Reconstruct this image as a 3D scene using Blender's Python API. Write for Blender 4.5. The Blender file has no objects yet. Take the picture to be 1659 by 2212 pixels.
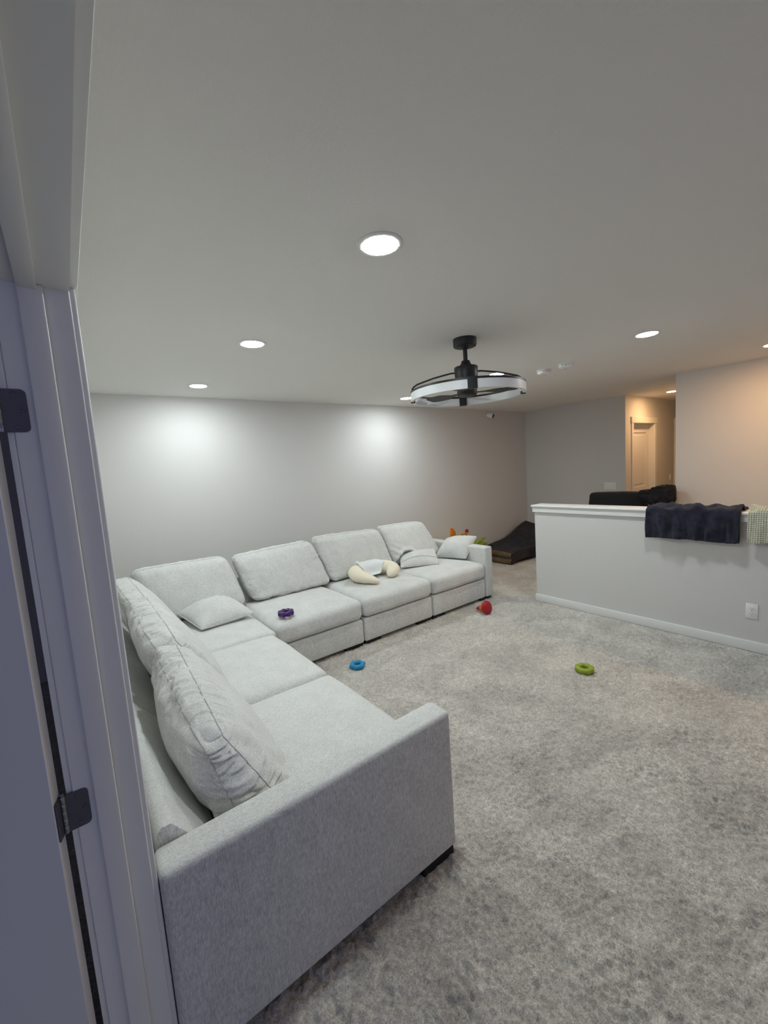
import bpy, bmesh, math, random
import numpy as np
from mathutils import Vector, Matrix, noise
from mathutils.bvhtree import BVHTree

S = bpy.context.scene
COL = S.collection
PI = math.pi
random.seed(7)

# ------------------------------------------------------------------ camera, world, exposure
F_PX, YAW, PITCH, ROLL, CAM_Z = 898.678, 0.6475, 0.1072, -0.0685, 1.62
fw = Vector((math.sin(YAW) * math.cos(PITCH), math.cos(YAW) * math.cos(PITCH), -math.sin(PITCH)))
rt = Vector((math.cos(YAW), -math.sin(YAW), 0))
up = rt.cross(fw)
r2 = math.cos(ROLL) * rt + math.sin(ROLL) * up
u2 = -math.sin(ROLL) * rt + math.cos(ROLL) * up
cam = bpy.data.cameras.new('camera')
cam.sensor_fit = 'HORIZONTAL'
cam.sensor_width = 36.0
cam.lens = 36.0 * F_PX / 1659.0
cam.clip_start = 0.02
camo = bpy.data.objects.new('camera', cam)
M = Matrix(((r2.x, u2.x, -fw.x, 0), (r2.y, u2.y, -fw.y, 0), (r2.z, u2.z, -fw.z, CAM_Z), (0, 0, 0, 1)))
camo.matrix_world = M
COL.objects.link(camo)
S.camera = camo

W = bpy.data.worlds.new('dusk_sky')
S.world = W
W.use_nodes = True
wb = W.node_tree.nodes['Background']
wb.inputs[0].default_value = (0.30, 0.38, 0.75, 1)
wb.inputs[1].default_value = 0.5

S.view_settings.view_transform = 'Standard'
S.view_settings.look = 'None'
S.view_settings.exposure = 0.0
S.view_settings.gamma = 1.0
S.view_settings.use_curve_mapping = False
S.cycles.diffuse_bounces = 10
S.cycles.max_bounces = 14

COOL = (0.91, 1.0, 1.01)
WARM = (1.0, 0.57, 0.26)
COOL_STRENGTH = 262.0
WARM_STRENGTH = 265.0
DUSK = (0.42, 0.50, 1.0)
DUSK_ROOM_W = 6.0
DUSK_OFFICE_W = 10.5


def window_light(name, loc, rot, sx, sy, power, parent=None):
    l = bpy.data.lights.new(name, 'AREA')
    l.shape = 'RECTANGLE'
    l.size, l.size_y = sx, sy
    l.energy = power
    l.color = DUSK
    o = bpy.data.objects.new(name, l)
    COL.objects.link(o)
    o.location = loc
    o.rotation_euler = rot
    return o


# daylight that comes in through window_1 (loft, behind the camera) and window_2 (room behind the doorway)
window_light('daylight', (2.6, -2.66, 1.45), (PI / 2, 0, 0), 1.7, 1.3, DUSK_ROOM_W)
window_light('daylight', (-1.6, -2.66, 1.45), (PI / 2, 0, 0), 1.4, 1.3, DUSK_OFFICE_W)


# ------------------------------------------------------------------ materials
def mat(name, col, rough=0.6, spec=0.3, bump=None, var=None, metal=0.0, emit=None, sheen=0.0, trans=0.0, extra=None, coat=0.0):
    """bump=(scale,strength,distance); var=(scale, amount) tint noise"""
    m = bpy.data.materials.new(name)
    m.use_nodes = True
    nt = m.node_tree
    b = nt.nodes['Principled BSDF']
    b.inputs['Base Color'].default_value = (*col, 1)
    b.inputs['Roughness'].default_value = rough
    b.inputs['Specular IOR Level'].default_value = spec
    b.inputs['Metallic'].default_value = metal
    if sheen:
        b.inputs['Sheen Weight'].default_value = sheen
        b.inputs['Sheen Roughness'].default_value = 0.6
    if trans:
        b.inputs['Transmission Weight'].default_value = trans
    if coat:
        b.inputs['Coat Weight'].default_value = coat
    if emit:
        b.inputs['Emission Color'].default_value = (*emit[0], 1)
        b.inputs['Emission Strength'].default_value = emit[1]
    tc = nt.nodes.new('ShaderNodeTexCoord')
    if var:
        n = nt.nodes.new('ShaderNodeTexNoise')
        n.inputs['Scale'].default_value = var[0]
        n.inputs['Detail'].default_value = 3
        nt.links.new(tc.outputs['Object'], n.inputs['Vector'])
        r = nt.nodes.new('ShaderNodeMapRange')
        r.inputs['From Min'].default_value = 0.3
        r.inputs['From Max'].default_value = 0.7
        r.inputs['To Min'].default_value = 1 - var[1]
        r.inputs['To Max'].default_value = 1 + var[1]
        nt.links.new(n.outputs['Fac'], r.inputs['Value'])
        mx = nt.nodes.new('ShaderNodeVectorMath')
        mx.operation = 'SCALE'
        mx.inputs[0].default_value = col
        nt.links.new(r.outputs[0], mx.inputs['Scale'])
        nt.links.new(mx.outputs[0], b.inputs['Base Color'])
    if bump:
        n = nt.nodes.new('ShaderNodeTexNoise')
        n.inputs['Scale'].default_value = bump[0]
        n.inputs['Detail'].default_value = 3
        nt.links.new(tc.outputs['Object'], n.inputs['Vector'])
        bp = nt.nodes.new('ShaderNodeBump')
        bp.inputs['Strength'].default_value = bump[1]
        bp.inputs['Distance'].default_value = bump[2]
        nt.links.new(n.outputs['Fac'], bp.inputs['Height'])
        nt.links.new(bp.outputs[0], b.inputs['Normal'])
    return m


def fabric(name, col, contrast=0.27, scale=(330, 330, 60), bump=0.5):
    """heathered linen weave: streaked slub noise for tint and relief"""
    m = bpy.data.materials.new(name)
    m.use_nodes = True
    nt = m.node_tree
    b = nt.nodes['Principled BSDF']
    b.inputs['Roughness'].default_value = 0.9
    b.inputs['Specular IOR Level'].default_value = 0.12
    b.inputs['Sheen Weight'].default_value = 0.15
    tc = nt.nodes.new('ShaderNodeTexCoord')

    def ns(sc, s1, det):
        mp = nt.nodes.new('ShaderNodeMapping')
        mp.inputs['Scale'].default_value = sc
        nt.links.new(tc.outputs['Object'], mp.inputs['Vector'])
        n = nt.nodes.new('ShaderNodeTexNoise')
        n.inputs['Scale'].default_value = s1
        n.inputs['Detail'].default_value = det
        nt.links.new(mp.outputs[0], n.inputs['Vector'])
        return n
    a = ns(scale, 1.0, 2)
    c = ns((scale[2], scale[1], scale[0]), 1.0, 2)
    d = ns((9, 9, 9), 1.0, 2)
    ad = nt.nodes.new('ShaderNodeMath'); ad.operation = 'MULTIPLY_ADD'
    nt.links.new(c.outputs['Fac'], ad.inputs[0]); ad.inputs[1].default_value = 0.55
    nt.links.new(a.outputs['Fac'], ad.inputs[2])
    ad2 = nt.nodes.new('ShaderNodeMath'); ad2.operation = 'MULTIPLY_ADD'
    nt.links.new(d.outputs['Fac'], ad2.inputs[0]); ad2.inputs[1].default_value = 0.22
    nt.links.new(ad.outputs[0], ad2.inputs[2])
    r = nt.nodes.new('ShaderNodeMapRange')
    r.inputs['From Min'].default_value = 0.60
    r.inputs['From Max'].default_value = 1.17
    r.inputs['To Min'].default_value = 1 - contrast
    r.inputs['To Max'].default_value = 1 + contrast
    nt.links.new(ad2.outputs[0], r.inputs['Value'])
    mx = nt.nodes.new('ShaderNodeVectorMath'); mx.operation = 'SCALE'
    mx.inputs[0].default_value = col
    nt.links.new(r.outputs[0], mx.inputs['Scale'])
    nt.links.new(mx.outputs[0], b.inputs['Base Color'])
    bp = nt.nodes.new('ShaderNodeBump')
    bp.inputs['Strength'].default_value = bump
    bp.inputs['Distance'].default_value = 0.002
    nt.links.new(ad.outputs[0], bp.inputs['Height'])
    nt.links.new(bp.outputs[0], b.inputs['Normal'])
    return m


def carpet_mat():
    m = bpy.data.materials.new('carpet_pile')
    m.use_nodes = True
    nt = m.node_tree
    b = nt.nodes['Principled BSDF']
    b.inputs['Roughness'].default_value = 0.95
    b.inputs['Specular IOR Level'].default_value = 0.05
    b.inputs['Sheen Weight'].default_value = 0.25
    tc = nt.nodes.new('ShaderNodeTexCoord')

    def ns(sc, det, rough=0.5, dist=0.0):
        n = nt.nodes.new('ShaderNodeTexNoise')
        n.inputs['Scale'].default_value = sc
        n.inputs['Detail'].default_value = det
        n.inputs['Roughness'].default_value = rough
        n.inputs['Distortion'].default_value = dist
        nt.links.new(tc.outputs['Object'], n.inputs['Vector'])
        return n
    big = ns(3.2, 5, 0.65, 0.6)
    mid = ns(22, 4, 0.65)
    fleck = ns(70, 3, 0.6, 0.4)
    fine = ns(170, 3, 0.7)

    def rng(n, f0, f1, t0, t1):
        r = nt.nodes.new('ShaderNodeMapRange')
        r.inputs['From Min'].default_value = f0
        r.inputs['From Max'].default_value = f1
        r.inputs['To Min'].default_value = t0
        r.inputs['To Max'].default_value = t1
        nt.links.new(n.outputs['Fac'], r.inputs['Value'])
        return r

    def mul(a, c):
        x = nt.nodes.new('ShaderNodeMath'); x.operation = 'MULTIPLY'
        nt.links.new(a.outputs[0], x.inputs[0]); nt.links.new(c.outputs[0], x.inputs[1])
        return x
    p = mul(mul(mul(rng(big, 0.36, 0.62, 0.80, 1.10), rng(mid, 0.3, 0.7, 0.84, 1.12)), rng(fleck, 0.32, 0.68, 0.76, 1.20)), rng(fine, 0.3, 0.7, 0.66, 1.34))
    mx = nt.nodes.new('ShaderNodeVectorMath'); mx.operation = 'SCALE'
    mx.inputs[0].default_value = (0.54, 0.51, 0.46)
    nt.links.new(p.outputs[0], mx.inputs['Scale'])
    nt.links.new(mx.outputs[0], b.inputs['Base Color'])
    bp = nt.nodes.new('ShaderNodeBump')
    bp.inputs['Strength'].default_value = 0.8
    bp.inputs['Distance'].default_value = 0.006
    nt.links.new(fine.outputs['Fac'], bp.inputs['Height'])
    nt.links.new(bp.outputs[0], b.inputs['Normal'])
    return m


def waffle_mat(name, col):
    m = mat(name, col, 0.95, 0.1, sheen=0.2)
    nt = m.node_tree
    b = nt.nodes['Principled BSDF']
    tc = nt.nodes.new('ShaderNodeTexCoord')
    sep = nt.nodes.new('ShaderNodeSeparateXYZ')
    nt.links.new(tc.outputs['UV'], sep.inputs[0])
    outs = []
    for k in range(2):
        s = nt.nodes.new('ShaderNodeMath'); s.operation = 'SINE'
        ml = nt.nodes.new('ShaderNodeMath'); ml.operation = 'MULTIPLY'; ml.inputs[1].default_value = 2 * PI / 0.014
        nt.links.new(sep.outputs[k], ml.inputs[0]); nt.links.new(ml.outputs[0], s.inputs[0])
        outs.append(s)
    mxm = nt.nodes.new('ShaderNodeMath'); mxm.operation = 'MAXIMUM'
    nt.links.new(outs[0].outputs[0], mxm.inputs[0]); nt.links.new(outs[1].outputs[0], mxm.inputs[1])
    bp = nt.nodes.new('ShaderNodeBump'); bp.inputs['Strength'].default_value = 1.0; bp.inputs['Distance'].default_value = 0.004
    nt.links.new(mxm.outputs[0], bp.inputs['Height']); nt.links.new(bp.outputs[0], b.inputs['Normal'])
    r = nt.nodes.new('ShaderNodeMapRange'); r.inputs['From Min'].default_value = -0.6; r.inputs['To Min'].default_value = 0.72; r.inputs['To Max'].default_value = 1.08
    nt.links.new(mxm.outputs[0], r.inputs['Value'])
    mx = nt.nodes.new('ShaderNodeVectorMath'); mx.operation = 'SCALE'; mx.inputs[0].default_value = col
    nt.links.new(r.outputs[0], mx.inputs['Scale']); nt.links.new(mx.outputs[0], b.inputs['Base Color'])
    return m


WALL = mat('wall_paint', (0.635, 0.625, 0.61), 0.75, 0.25, bump=(260, 0.10, 0.002))
CEIL = mat('ceiling_paint', (0.80, 0.79, 0.765), 0.9, 0.1, bump=(95, 0.35, 0.004))
TRIM = mat('trim_paint', (0.74, 0.74, 0.73), 0.38, 0.4, bump=(60, 0.03, 0.001))
DOORM = mat('door_paint', (0.72, 0.72, 0.72), 0.42, 0.4, bump=(140, 0.05, 0.001))
CARPET = carpet_mat()
SOFA = fabric('sofa_linen', (0.60, 0.605, 0.585))
SOFA_DK = fabric('sofa_seam', (0.40, 0.40, 0.39))
BLACKLEG = mat('black_plastic', (0.012, 0.011, 0.011), 0.5)
FANBLK = mat('fan_black', (0.018, 0.018, 0.02), 0.42, 0.4, bump=(300, 0.05, 0.0005))
ACRYL = mat('white_acrylic', (0.82, 0.83, 0.85), 0.35, 0.4, bump=(20, 0.01, 0.001))
WHITEPL = mat('white_plastic', (0.80, 0.80, 0.79), 0.35, 0.4, bump=(200, 0.03, 0.0005))
DARKPL = mat('dark_slot', (0.02, 0.02, 0.02), 0.5)
GREYPL = mat('grey_plastic', (0.55, 0.55, 0.55), 0.5)
HINGE = mat('hinge_bronze', (0.10, 0.10, 0.12), 0.45, 0.5, metal=0.4, bump=(90, 0.05, 0.0005))
NICKEL = mat('hinge_pin', (0.30, 0.30, 0.31), 0.3, 0.5, metal=0.9)
NAVY = mat('navy_terry', (0.017, 0.017, 0.031), 0.95, 0.05, bump=(420, 1.0, 0.004), var=(16, 0.5), sheen=0.12)
WAFFLE = waffle_mat('sage_waffle', (0.60, 0.595, 0.46))
DARKUP = mat('black_upholstery', (0.011, 0.010, 0.012), 0.85, 0.15, bump=(500, 0.4, 0.001), sheen=0.1)
DARKCL = mat('black_cloth', (0.012, 0.012, 0.015), 0.8, 0.2, bump=(300, 0.4, 0.001), var=(9, 0.5))
MATTOP = mat('charcoal_canvas', (0.042, 0.038, 0.044), 0.9, 0.1, bump=(300, 0.4, 0.001), var=(10, 0.25))
MATSIDE = mat('brown_suede', (0.14, 0.095, 0.055), 0.95, 0.1, bump=(200, 0.4, 0.001), var=(20, 0.2))
CREAM = mat('cream_cotton', (0.78, 0.71, 0.56), 0.9, 0.12, bump=(350, 0.3, 0.001), sheen=0.2)
WHITECL = mat('white_muslin', (0.68, 0.71, 0.71), 0.9, 0.1, bump=(350, 0.3, 0.001), sheen=0.2)
PURPLE = mat('purple_plastic', (0.055, 0.006, 0.12), 0.22, 0.5, var=(30, 0.15), trans=0.15)
BLUE = mat('blue_plastic', (0.012, 0.22, 0.44), 0.4, 0.4, var=(30, 0.1))
LIME = mat('lime_plastic', (0.32, 0.42, 0.02), 0.25, 0.5, var=(30, 0.1), trans=0.25)
RED = mat('red_plastic', (0.33, 0.008, 0.018), 0.38, 0.4, var=(20, 0.05))
REDTIP = mat('red_orange_plastic', (0.55, 0.06, 0.015), 0.35, 0.4, var=(20, 0.05))
ORANGE = mat('orange_plastic', (0.60, 0.16, 0.008), 0.35, 0.4, var=(20, 0.05))
YELLOW = mat('yellow_plastic', (0.72, 0.38, 0.03), 0.35, 0.4, var=(20, 0.05))
GREENPL = mat('green_plastic', (0.16, 0.30, 0.02), 0.4, 0.4, var=(20, 0.05))
LENS = mat('cool_lens', (0.8, 0.8, 0.8), 0.5, emit=(COOL, COOL_STRENGTH))
LENSW = mat('warm_lens', (0.8, 0.8, 0.8), 0.5, emit=(WARM, WARM_STRENGTH))
GLASS = mat('window_glass', (1, 1, 1), 0.02, 0.5, trans=1.0)
LENSBLK = mat('camera_lens', (0.01, 0.01, 0.012), 0.1, 0.6, coat=0.5)


# ------------------------------------------------------------------ mesh helpers (world coordinates, shifted to the parent's origin)
def link(name, verts, faces, m, parent=None, smooth=False, uvs=None, kind=None):
    off = Vector((0, 0, 0))
    if parent is not None:
        off = parent.get('_o', None)
        off = Vector(off) if off is not None else Vector(parent.location)
    me = bpy.data.meshes.new(name)
    v = np.asarray([tuple(p) for p in verts], dtype=float) - np.array(off)
    me.from_pydata(v.tolist(), [], [tuple(f) for f in faces])
    me.materials.append(m)
    if smooth:
        me.polygons.foreach_set('use_smooth', [True] * len(me.polygons))
    if uvs is not None:
        ul = me.uv_layers.new(name='UVMap')
        for l in me.loops:
            ul.data[l.index].uv = uvs[l.vertex_index]
    me.validate()
    me.update()
    o = bpy.data.objects.new(name, me)
    COL.objects.link(o)
    if parent is not None:
        o.parent = parent
        o['_o'] = list(off)
    if kind:
        o['kind'] = kind
    return o


def auto_smooth(o, ang=35):
    me = o.data
    bm = bmesh.new(); bm.from_mesh(me)
    for f in bm.faces:
        f.smooth = True
    for e in bm.edges:
        if len(e.link_faces) == 2 and e.calc_face_angle(0) > math.radians(ang):
            e.smooth = False
    bm.to_mesh(me); bm.free()
    return o


class MB:
    """collects shapes that make up ONE part"""
    def __init__(s):
        s.v, s.f = [], []

    def add(s, v, f):
        k = len(s.v)
        s.v += [Vector(p) for p in v]
        s.f += [tuple(i + k for i in q) for q in f]
        return s

    def box(s, x0, x1, y0, y1, z0, z1, r=0.0, seg=2, M=None):
        bm = bmesh.new()
        bmesh.ops.create_cube(bm, size=1)
        for v in bm.verts:
            v.co = Vector(((x0 + x1) / 2 + v.co.x * (x1 - x0), (y0 + y1) / 2 + v.co.y * (y1 - y0), (z0 + z1) / 2 + v.co.z * (z1 - z0)))
        if r > 0:
            bmesh.ops.bevel(bm, geom=bm.edges[:], offset=r, segments=seg, profile=0.5, affect='EDGES')
        s._bm(bm, M)
        return s

    def _bm(s, bm, M=None):
        bm.verts.index_update()
        vs = [M @ v.co if M is not None else v.co.copy() for v in bm.verts]
        s.add(vs, [[v.index for v in f.verts] for f in bm.faces])
        bm.free()

    def prism(s, pts, axis, a, b, r=0.0, seg=2):
        """extrude a 2-D outline along an axis ('x','y','z') from a to b"""
        def P(p, t):
            return {'x': (t, p[0], p[1]), 'y': (p[0], t, p[1]), 'z': (p[0], p[1], t)}[axis]
        bm = bmesh.new()
        A = [bm.verts.new(P(p, a)) for p in pts]
        B = [bm.verts.new(P(p, b)) for p in pts]
        n = len(pts)
        bm.faces.new(A); bm.faces.new(B[::-1])
        for i in range(n):
            bm.faces.new((A[i], A[(i + 1) % n], B[(i + 1) % n], B[i]))
        bmesh.ops.recalc_face_normals(bm, faces=bm.faces[:])
        if r > 0:
            bmesh.ops.bevel(bm, geom=bm.edges[:], offset=r, segments=seg, profile=0.5, affect='EDGES')
        s._bm(bm)
        return s

    def lathe(s, prof, n=32, M=None):
        """prof: (r,z) list; spins about z"""
        v, f = [], []
        for (r, z) in prof:
            for i in range(n):
                a = 2 * PI * i / n
                p = Vector((r * math.cos(a), r * math.sin(a), z))
                v.append(M @ p if M is not None else p)
        for j in range(len(prof) - 1):
            for i in range(n):
                f.append((j * n + i, j * n + (i + 1) % n, (j + 1) * n + (i + 1) % n, (j + 1) * n + i))
        f.append(tuple(range(n))[::-1])
        f.append(tuple((len(prof) - 1) * n + i for i in range(n)))
        s.add(v, f)
        return s

    def tube(s, pts, r, n=8, closed=False, flat=1.0):
        pts = [Vector(p) for p in pts]
        rr = r if isinstance(r, (list, tuple)) else [r] * len(pts)
        v, f = [], []
        N = len(pts)
        prev = None
        for i, p in enumerate(pts):
            a = pts[(i - 1) % N] if closed or i > 0 else p
            b = pts[(i + 1) % N] if closed or i < N - 1 else p
            t = (b - a).normalized()
            if prev is None:
                u = t.cross(Vector((0, 0, 1)))
                if u.length < 0.1:
                    u = t.cross(Vector((1, 0, 0)))
                u.normalize()
            else:
                u = (prev - t * prev.dot(t)).normalized()
            prev = u
            w = t.cross(u)
            for k in range(n):
                q = 2 * PI * k / n
                d = u * math.cos(q) * rr[i] + w * math.sin(q) * rr[i] * flat
                v.append(p + d)
        for i in range(N if closed else N - 1):
            j = (i + 1) % N
            for k in range(n):
                f.append((i * n + k, i * n + (k + 1) % n, j * n + (k + 1) % n, j * n + k))
        if not closed:
            f.append(tuple(range(n))[::-1])
            f.append(tuple((N - 1) * n + k for k in range(n)))
        s.add(v, f)
        return s

    def build(s, name, m, parent=None, smooth=None, kind=None):
        o = link(name, s.v, s.f, m, parent, kind=kind)
        if smooth:
            auto_smooth(o, smooth)
        return o


def thing(name, label, cat, loc, group=None, kind=None):
    o = bpy.data.objects.new(name, None)
    o.empty_display_size = 0.1
    o.location = loc
    COL.objects.link(o)
    o['_o'] = list(loc)
    if label:
        o['label'] = label
    if cat:
        o['category'] = cat
    if group:
        o['group'] = group
    if kind:
        o['kind'] = kind
    return o


def tag(o, label, cat, group=None):
    o['label'] = label
    o['category'] = cat
    if group:
        o['group'] = group
    return o


def struct(name, mb, m, smooth=None):
    return mb.build(name, m, None, smooth, 'structure')


# ------------------------------------------------------------------ soft goods
def cube_surface(n, nu=None):
    """unique vertices of a subdivided cube surface, denser towards the edges"""
    ns = (n, n, n) if nu is None else nu
    def par(k):
        t = np.linspace(-1, 1, k + 1)
        return 0.45 * t + 0.55 * np.sin(t * PI / 2)
    P = [par(k) for k in ns]
    idx, V, Fc = {}, [], []

    def vid(i, j, k):
        key = (i, j, k)
        if key not in idx:
            idx[key] = len(V)
            V.append((P[0][i], P[1][j], P[2][k]))
        return idx[key]
    a, b, c = ns
    for i in range(a):
        for j in range(b):
            Fc.append((vid(i, j, c), vid(i + 1, j, c), vid(i + 1, j + 1, c), vid(i, j + 1, c)))
            Fc.append((vid(i, j, 0), vid(i, j + 1, 0), vid(i + 1, j + 1, 0), vid(i + 1, j, 0)))
    for i in range(a):
        for k in range(c):
            Fc.append((vid(i, b, k), vid(i, b, k + 1), vid(i + 1, b, k + 1), vid(i + 1, b, k)))
            Fc.append((vid(i, 0, k), vid(i + 1, 0, k), vid(i + 1, 0, k + 1), vid(i, 0, k + 1)))
    for j in range(b):
        for k in range(c):
            Fc.append((vid(a, j, k), vid(a, j + 1, k), vid(a, j + 1, k + 1), vid(a, j, k + 1)))
            Fc.append((vid(0, j, k), vid(0, j, k + 1), vid(0, j + 1, k + 1), vid(0, j + 1, k)))
    return V, Fc


def box_corners(x0, x1, y0, y1, z0, z1, front):
    """corner dict for a box whose front faces 'front' (-y or +x): axes u=length, v=up, w=front"""
    C = {}
    for u in (0, 1):
        for v in (0, 1):
            for w in (0, 1):
                z = (z0, z1)[v]
                if front == '-y':
                    p = ((x0, x1)[u], (y1, y0)[w], z)
                else:
                    p = ((x0, x1)[w], (y0, y1)[u], z)
                C[(u, v, w)] = Vector(p)
    return C


def cushion(name, C, m, parent=None, r=0.05, bulge=(0.05, 0.03, 0.02, 0.02, 0.0), wr=0.004, lump=0.004, seed=0.0, nu=(46, 30, 16), seams=(), seam_r=0.0022, post=None, freq=34.0):
    """C: 8 corners keyed (u,v,w) with w=1 the front; bulge=(front,back,ends,top,bottom)"""
    g = lambda a, b: (C[a] - C[b]).length
    L = (g((1, 0, 0), (0, 0, 0)) + g((1, 1, 1), (0, 1, 1))) / 2
    H = (g((0, 1, 0), (0, 0, 0)) + g((1, 1, 1), (1, 0, 1))) / 2
    T = (g((0, 0, 1), (0, 0, 0)) + g((1, 1, 1), (1, 1, 0))) / 2
    D = (L / 2, H / 2, T / 2)
    rr = min(r, D[0] * 0.95, D[1] * 0.95, D[2] * 0.95)

    def f(p):
        q = [p[i] * D[i] for i in range(3)]
        c = [max(-(D[i] - rr), min(D[i] - rr, q[i])) for i in range(3)]
        d = Vector([q[i] - c[i] for i in range(3)])
        if d.length > 1e-9:
            d = d.normalized() * rr
        nrm = d.normalized() if d.length > 1e-9 else Vector((0, 0, 1))
        q = [c[i] + d[i] for i in range(3)]
        a = [max(-1, min(1, q[i] / D[i])) for i in range(3)]
        k = lambda x: max(0.0, 1 - x * x) ** 0.75
        q[2] += (bulge[0] if a[2] > 0 else bulge[1]) * a[2] * k(a[0]) * k(a[1])
        q[0] += bulge[2] * a[0] * k(a[1]) * k(a[2])
        q[1] += (bulge[3] if a[1] > 0 else bulge[4]) * a[1] * k(a[0]) * k(a[2])
        ab = sorted(abs(x) for x in a)
        edge = max(0.0, min(1.0, (ab[1] - 0.35) / 0.5))
        edge = edge * edge * (3 - 2 * edge)
        Q = Vector(q)
        dsp = lump * noise.noise(Q * 6.5 + Vector((seed, seed * 2, 3)))
        if wr:
            mi = [abs(x) for x in a].index(ab[0])
            w3 = [7.0, 7.0, 7.0]
            wt = [max(0, 1 - abs(a[i]) ** 4) for i in range(3)]
            s1 = noise.noise(Vector((q[0] * freq, q[1] * 6 + seed, q[2] * 6)))
            s2 = noise.noise(Vector((q[0] * 6, q[1] * freq + seed, q[2] * 6)))
            s1 = s1 * .5 - max(0.0, 1 - abs(s1) * 5) ** 2 * .55
            s2 = s2 * .5 - max(0.0, 1 - abs(s2) * 5) ** 2 * .55
            # folds run across the long edges (top / bottom) and across the end edges
            ss = lambda x: (lambda t: t * t * (3 - 2 * t))(max(0.0, min(1.0, (x - .5) / .42))); ev = ss(abs(a[1])); eu = ss((abs(a[0]) - .3) / .7)
            amp = (0.4 + 0.9 * max(0, noise.noise(Q * 5 + Vector((9, seed, 1))) + 0.35))
            dsp += wr * amp * (s1 * ev * (1 - eu) + s2 * eu)
            dsp += wr * 0.55 * noise.noise(Q * 15 + Vector((seed, 0, 0))) * (0.3 + 0.7 * edge)
        Q = Q + nrm * dsp
        t = [(Q[i] / D[i] + 1) / 2 for i in range(3)]
        P = Vector((0, 0, 0))
        for u in (0, 1):
            for v in (0, 1):
                for w in (0, 1):
                    P += C[(u, v, w)] * ((t[0] if u else 1 - t[0]) * (t[1] if v else 1 - t[1]) * (t[2] if w else 1 - t[2]))
        if post:
            P = post(P)
        return P
    V, Fc = cube_surface(0, nu)
    vs = [f(p) for p in V]
    # consistent outward orientation
    cen = sum(vs, Vector()) / len(vs)
    s = 0
    for q in Fc[::7]:
        n = (vs[q[1]] - vs[q[0]]).cross(vs[q[2]] - vs[q[0]])
        s += 1 if n.dot(vs[q[0]] - cen) > 0 else -1
    if s < 0:
        Fc = [q[::-1] for q in Fc]
    o = link(name, vs, Fc, m, parent, smooth=True)
    for w0 in seams:
        loop = []
        N = 44
        for (p0, p1) in (((-1, -1), (1, -1)), ((1, -1), (1, 1)), ((1, 1), (-1, 1)), ((-1, 1), (-1, -1))):
            for i in range(N):
                t = i / N
                loop.append(f((p0[0] + (p1[0] - p0[0]) * t, p0[1] + (p1[1] - p0[1]) * t, w0)))
        mb = MB().tube(loop, seam_r, 5, closed=True)
        mb.build('piping', SOFA_DK, o, smooth=60)
    return o


def pillow(name, Q, thick, m, label, n=34, seed=0.0, under=0.5, ear=0.055, zmin=None, piping=True, zip_line=None, group=None, wr=0.005):
    """Q: 4 corners in order; plump knife-edge cushion"""
    A, B, Cc, Dd = [Vector(p) for p in Q]
    nrm = (B - A).cross(Dd - A).normalized()
    if nrm.z < 0:
        nrm = -nrm
    mid = (A + B + Cc + Dd) / 4
    def f(u, v, side):
        cut = 1 - .055 * (u * v) ** 4; uu = u * (1 - ear * (1 - v * v)) * cut; vv = v * (1 - ear * (1 - u * u)) * cut
        s, t = (uu + 1) / 2, (vv + 1) / 2
        P = A * (1 - s) * (1 - t) + B * s * (1 - t) + Cc * s * t + Dd * (1 - s) * t
        h = thick * (max(0, math.cos(u * PI / 2) * math.cos(v * PI / 2))) ** 0.55
        e = max(abs(u), abs(v))
        k = wr * noise.noise(Vector((P.x * 9 + seed, P.y * 9, P.z * 9))) * (0.4 + e)
        ang = math.atan2(v, u)
        k += wr * 0.9 * noise.noise(Vector((ang * 7 + seed, e * 2, side))) * e * (1 - e) * 4
        hh = h + k * (1 - e ** 6)
        P = P + nrm * (hh if side > 0 else -hh * under)
        if zmin is not None and P.z < zmin:
            P.z = zmin + 0.002 * e
        return P
    par = [math.sin(x * PI / 2) * 0.6 + x * 0.4 for x in np.linspace(-1, 1, n + 1)]
    V, Fc, top = [], [], {}
    for side in (1, -1):
        for i in range(n + 1):
            for j in range(n + 1):
                if side < 0 and (i in (0, n) or j in (0, n)):
                    top[(i, j, -1)] = top[(i, j, 1)]
                    continue
                top[(i, j, side)] = len(V)
                V.append(f(par[i], par[j], side))
        for i in range(n):
            for j in range(n):
                q = (top[(i, j, side)], top[(i + 1, j, side)], top[(i + 1, j + 1, side)], top[(i, j + 1, side)])
                Fc.append(q if side > 0 else q[::-1])
    ctr = (V[Fc[0][1]] - V[Fc[0][0]]).cross(V[Fc[0][2]] - V[Fc[0][0]])
    k = (n // 2) * n + n // 2
    cn = (V[Fc[k][1]] - V[Fc[k][0]]).cross(V[Fc[k][2]] - V[Fc[k][0]])
    if cn.dot(nrm) < 0:
        Fc = [q[::-1] for q in Fc]
    root = thing(name, label, 'throw pillow', (mid.x, mid.y, min(p.z for p in V)), group)
    o = link('pillow_body', V, Fc, m, root, smooth=True)
    if piping:
        loop = [V[top[(i, 0, 1)]] for i in range(n)] + [V[top[(n, j, 1)]] for j in range(n)] + [V[top[(i, n, 1)]] for i in range(n, 0, -1)] + [V[top[(0, j, 1)]] for j in range(n, 0, -1)]
        MB().tube(loop, 0.0042, 6, closed=True).build('piping', m, root, smooth=60)
    if zip_line is not None:
        pts = [f(u, zip_line, 1) + nrm * 0.001 for u in np.linspace(-0.93, 0.93, 40)]
        MB().tube(pts, 0.003, 5).build('zip_seam', SOFA_DK, root, smooth=60)
    return root


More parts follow.
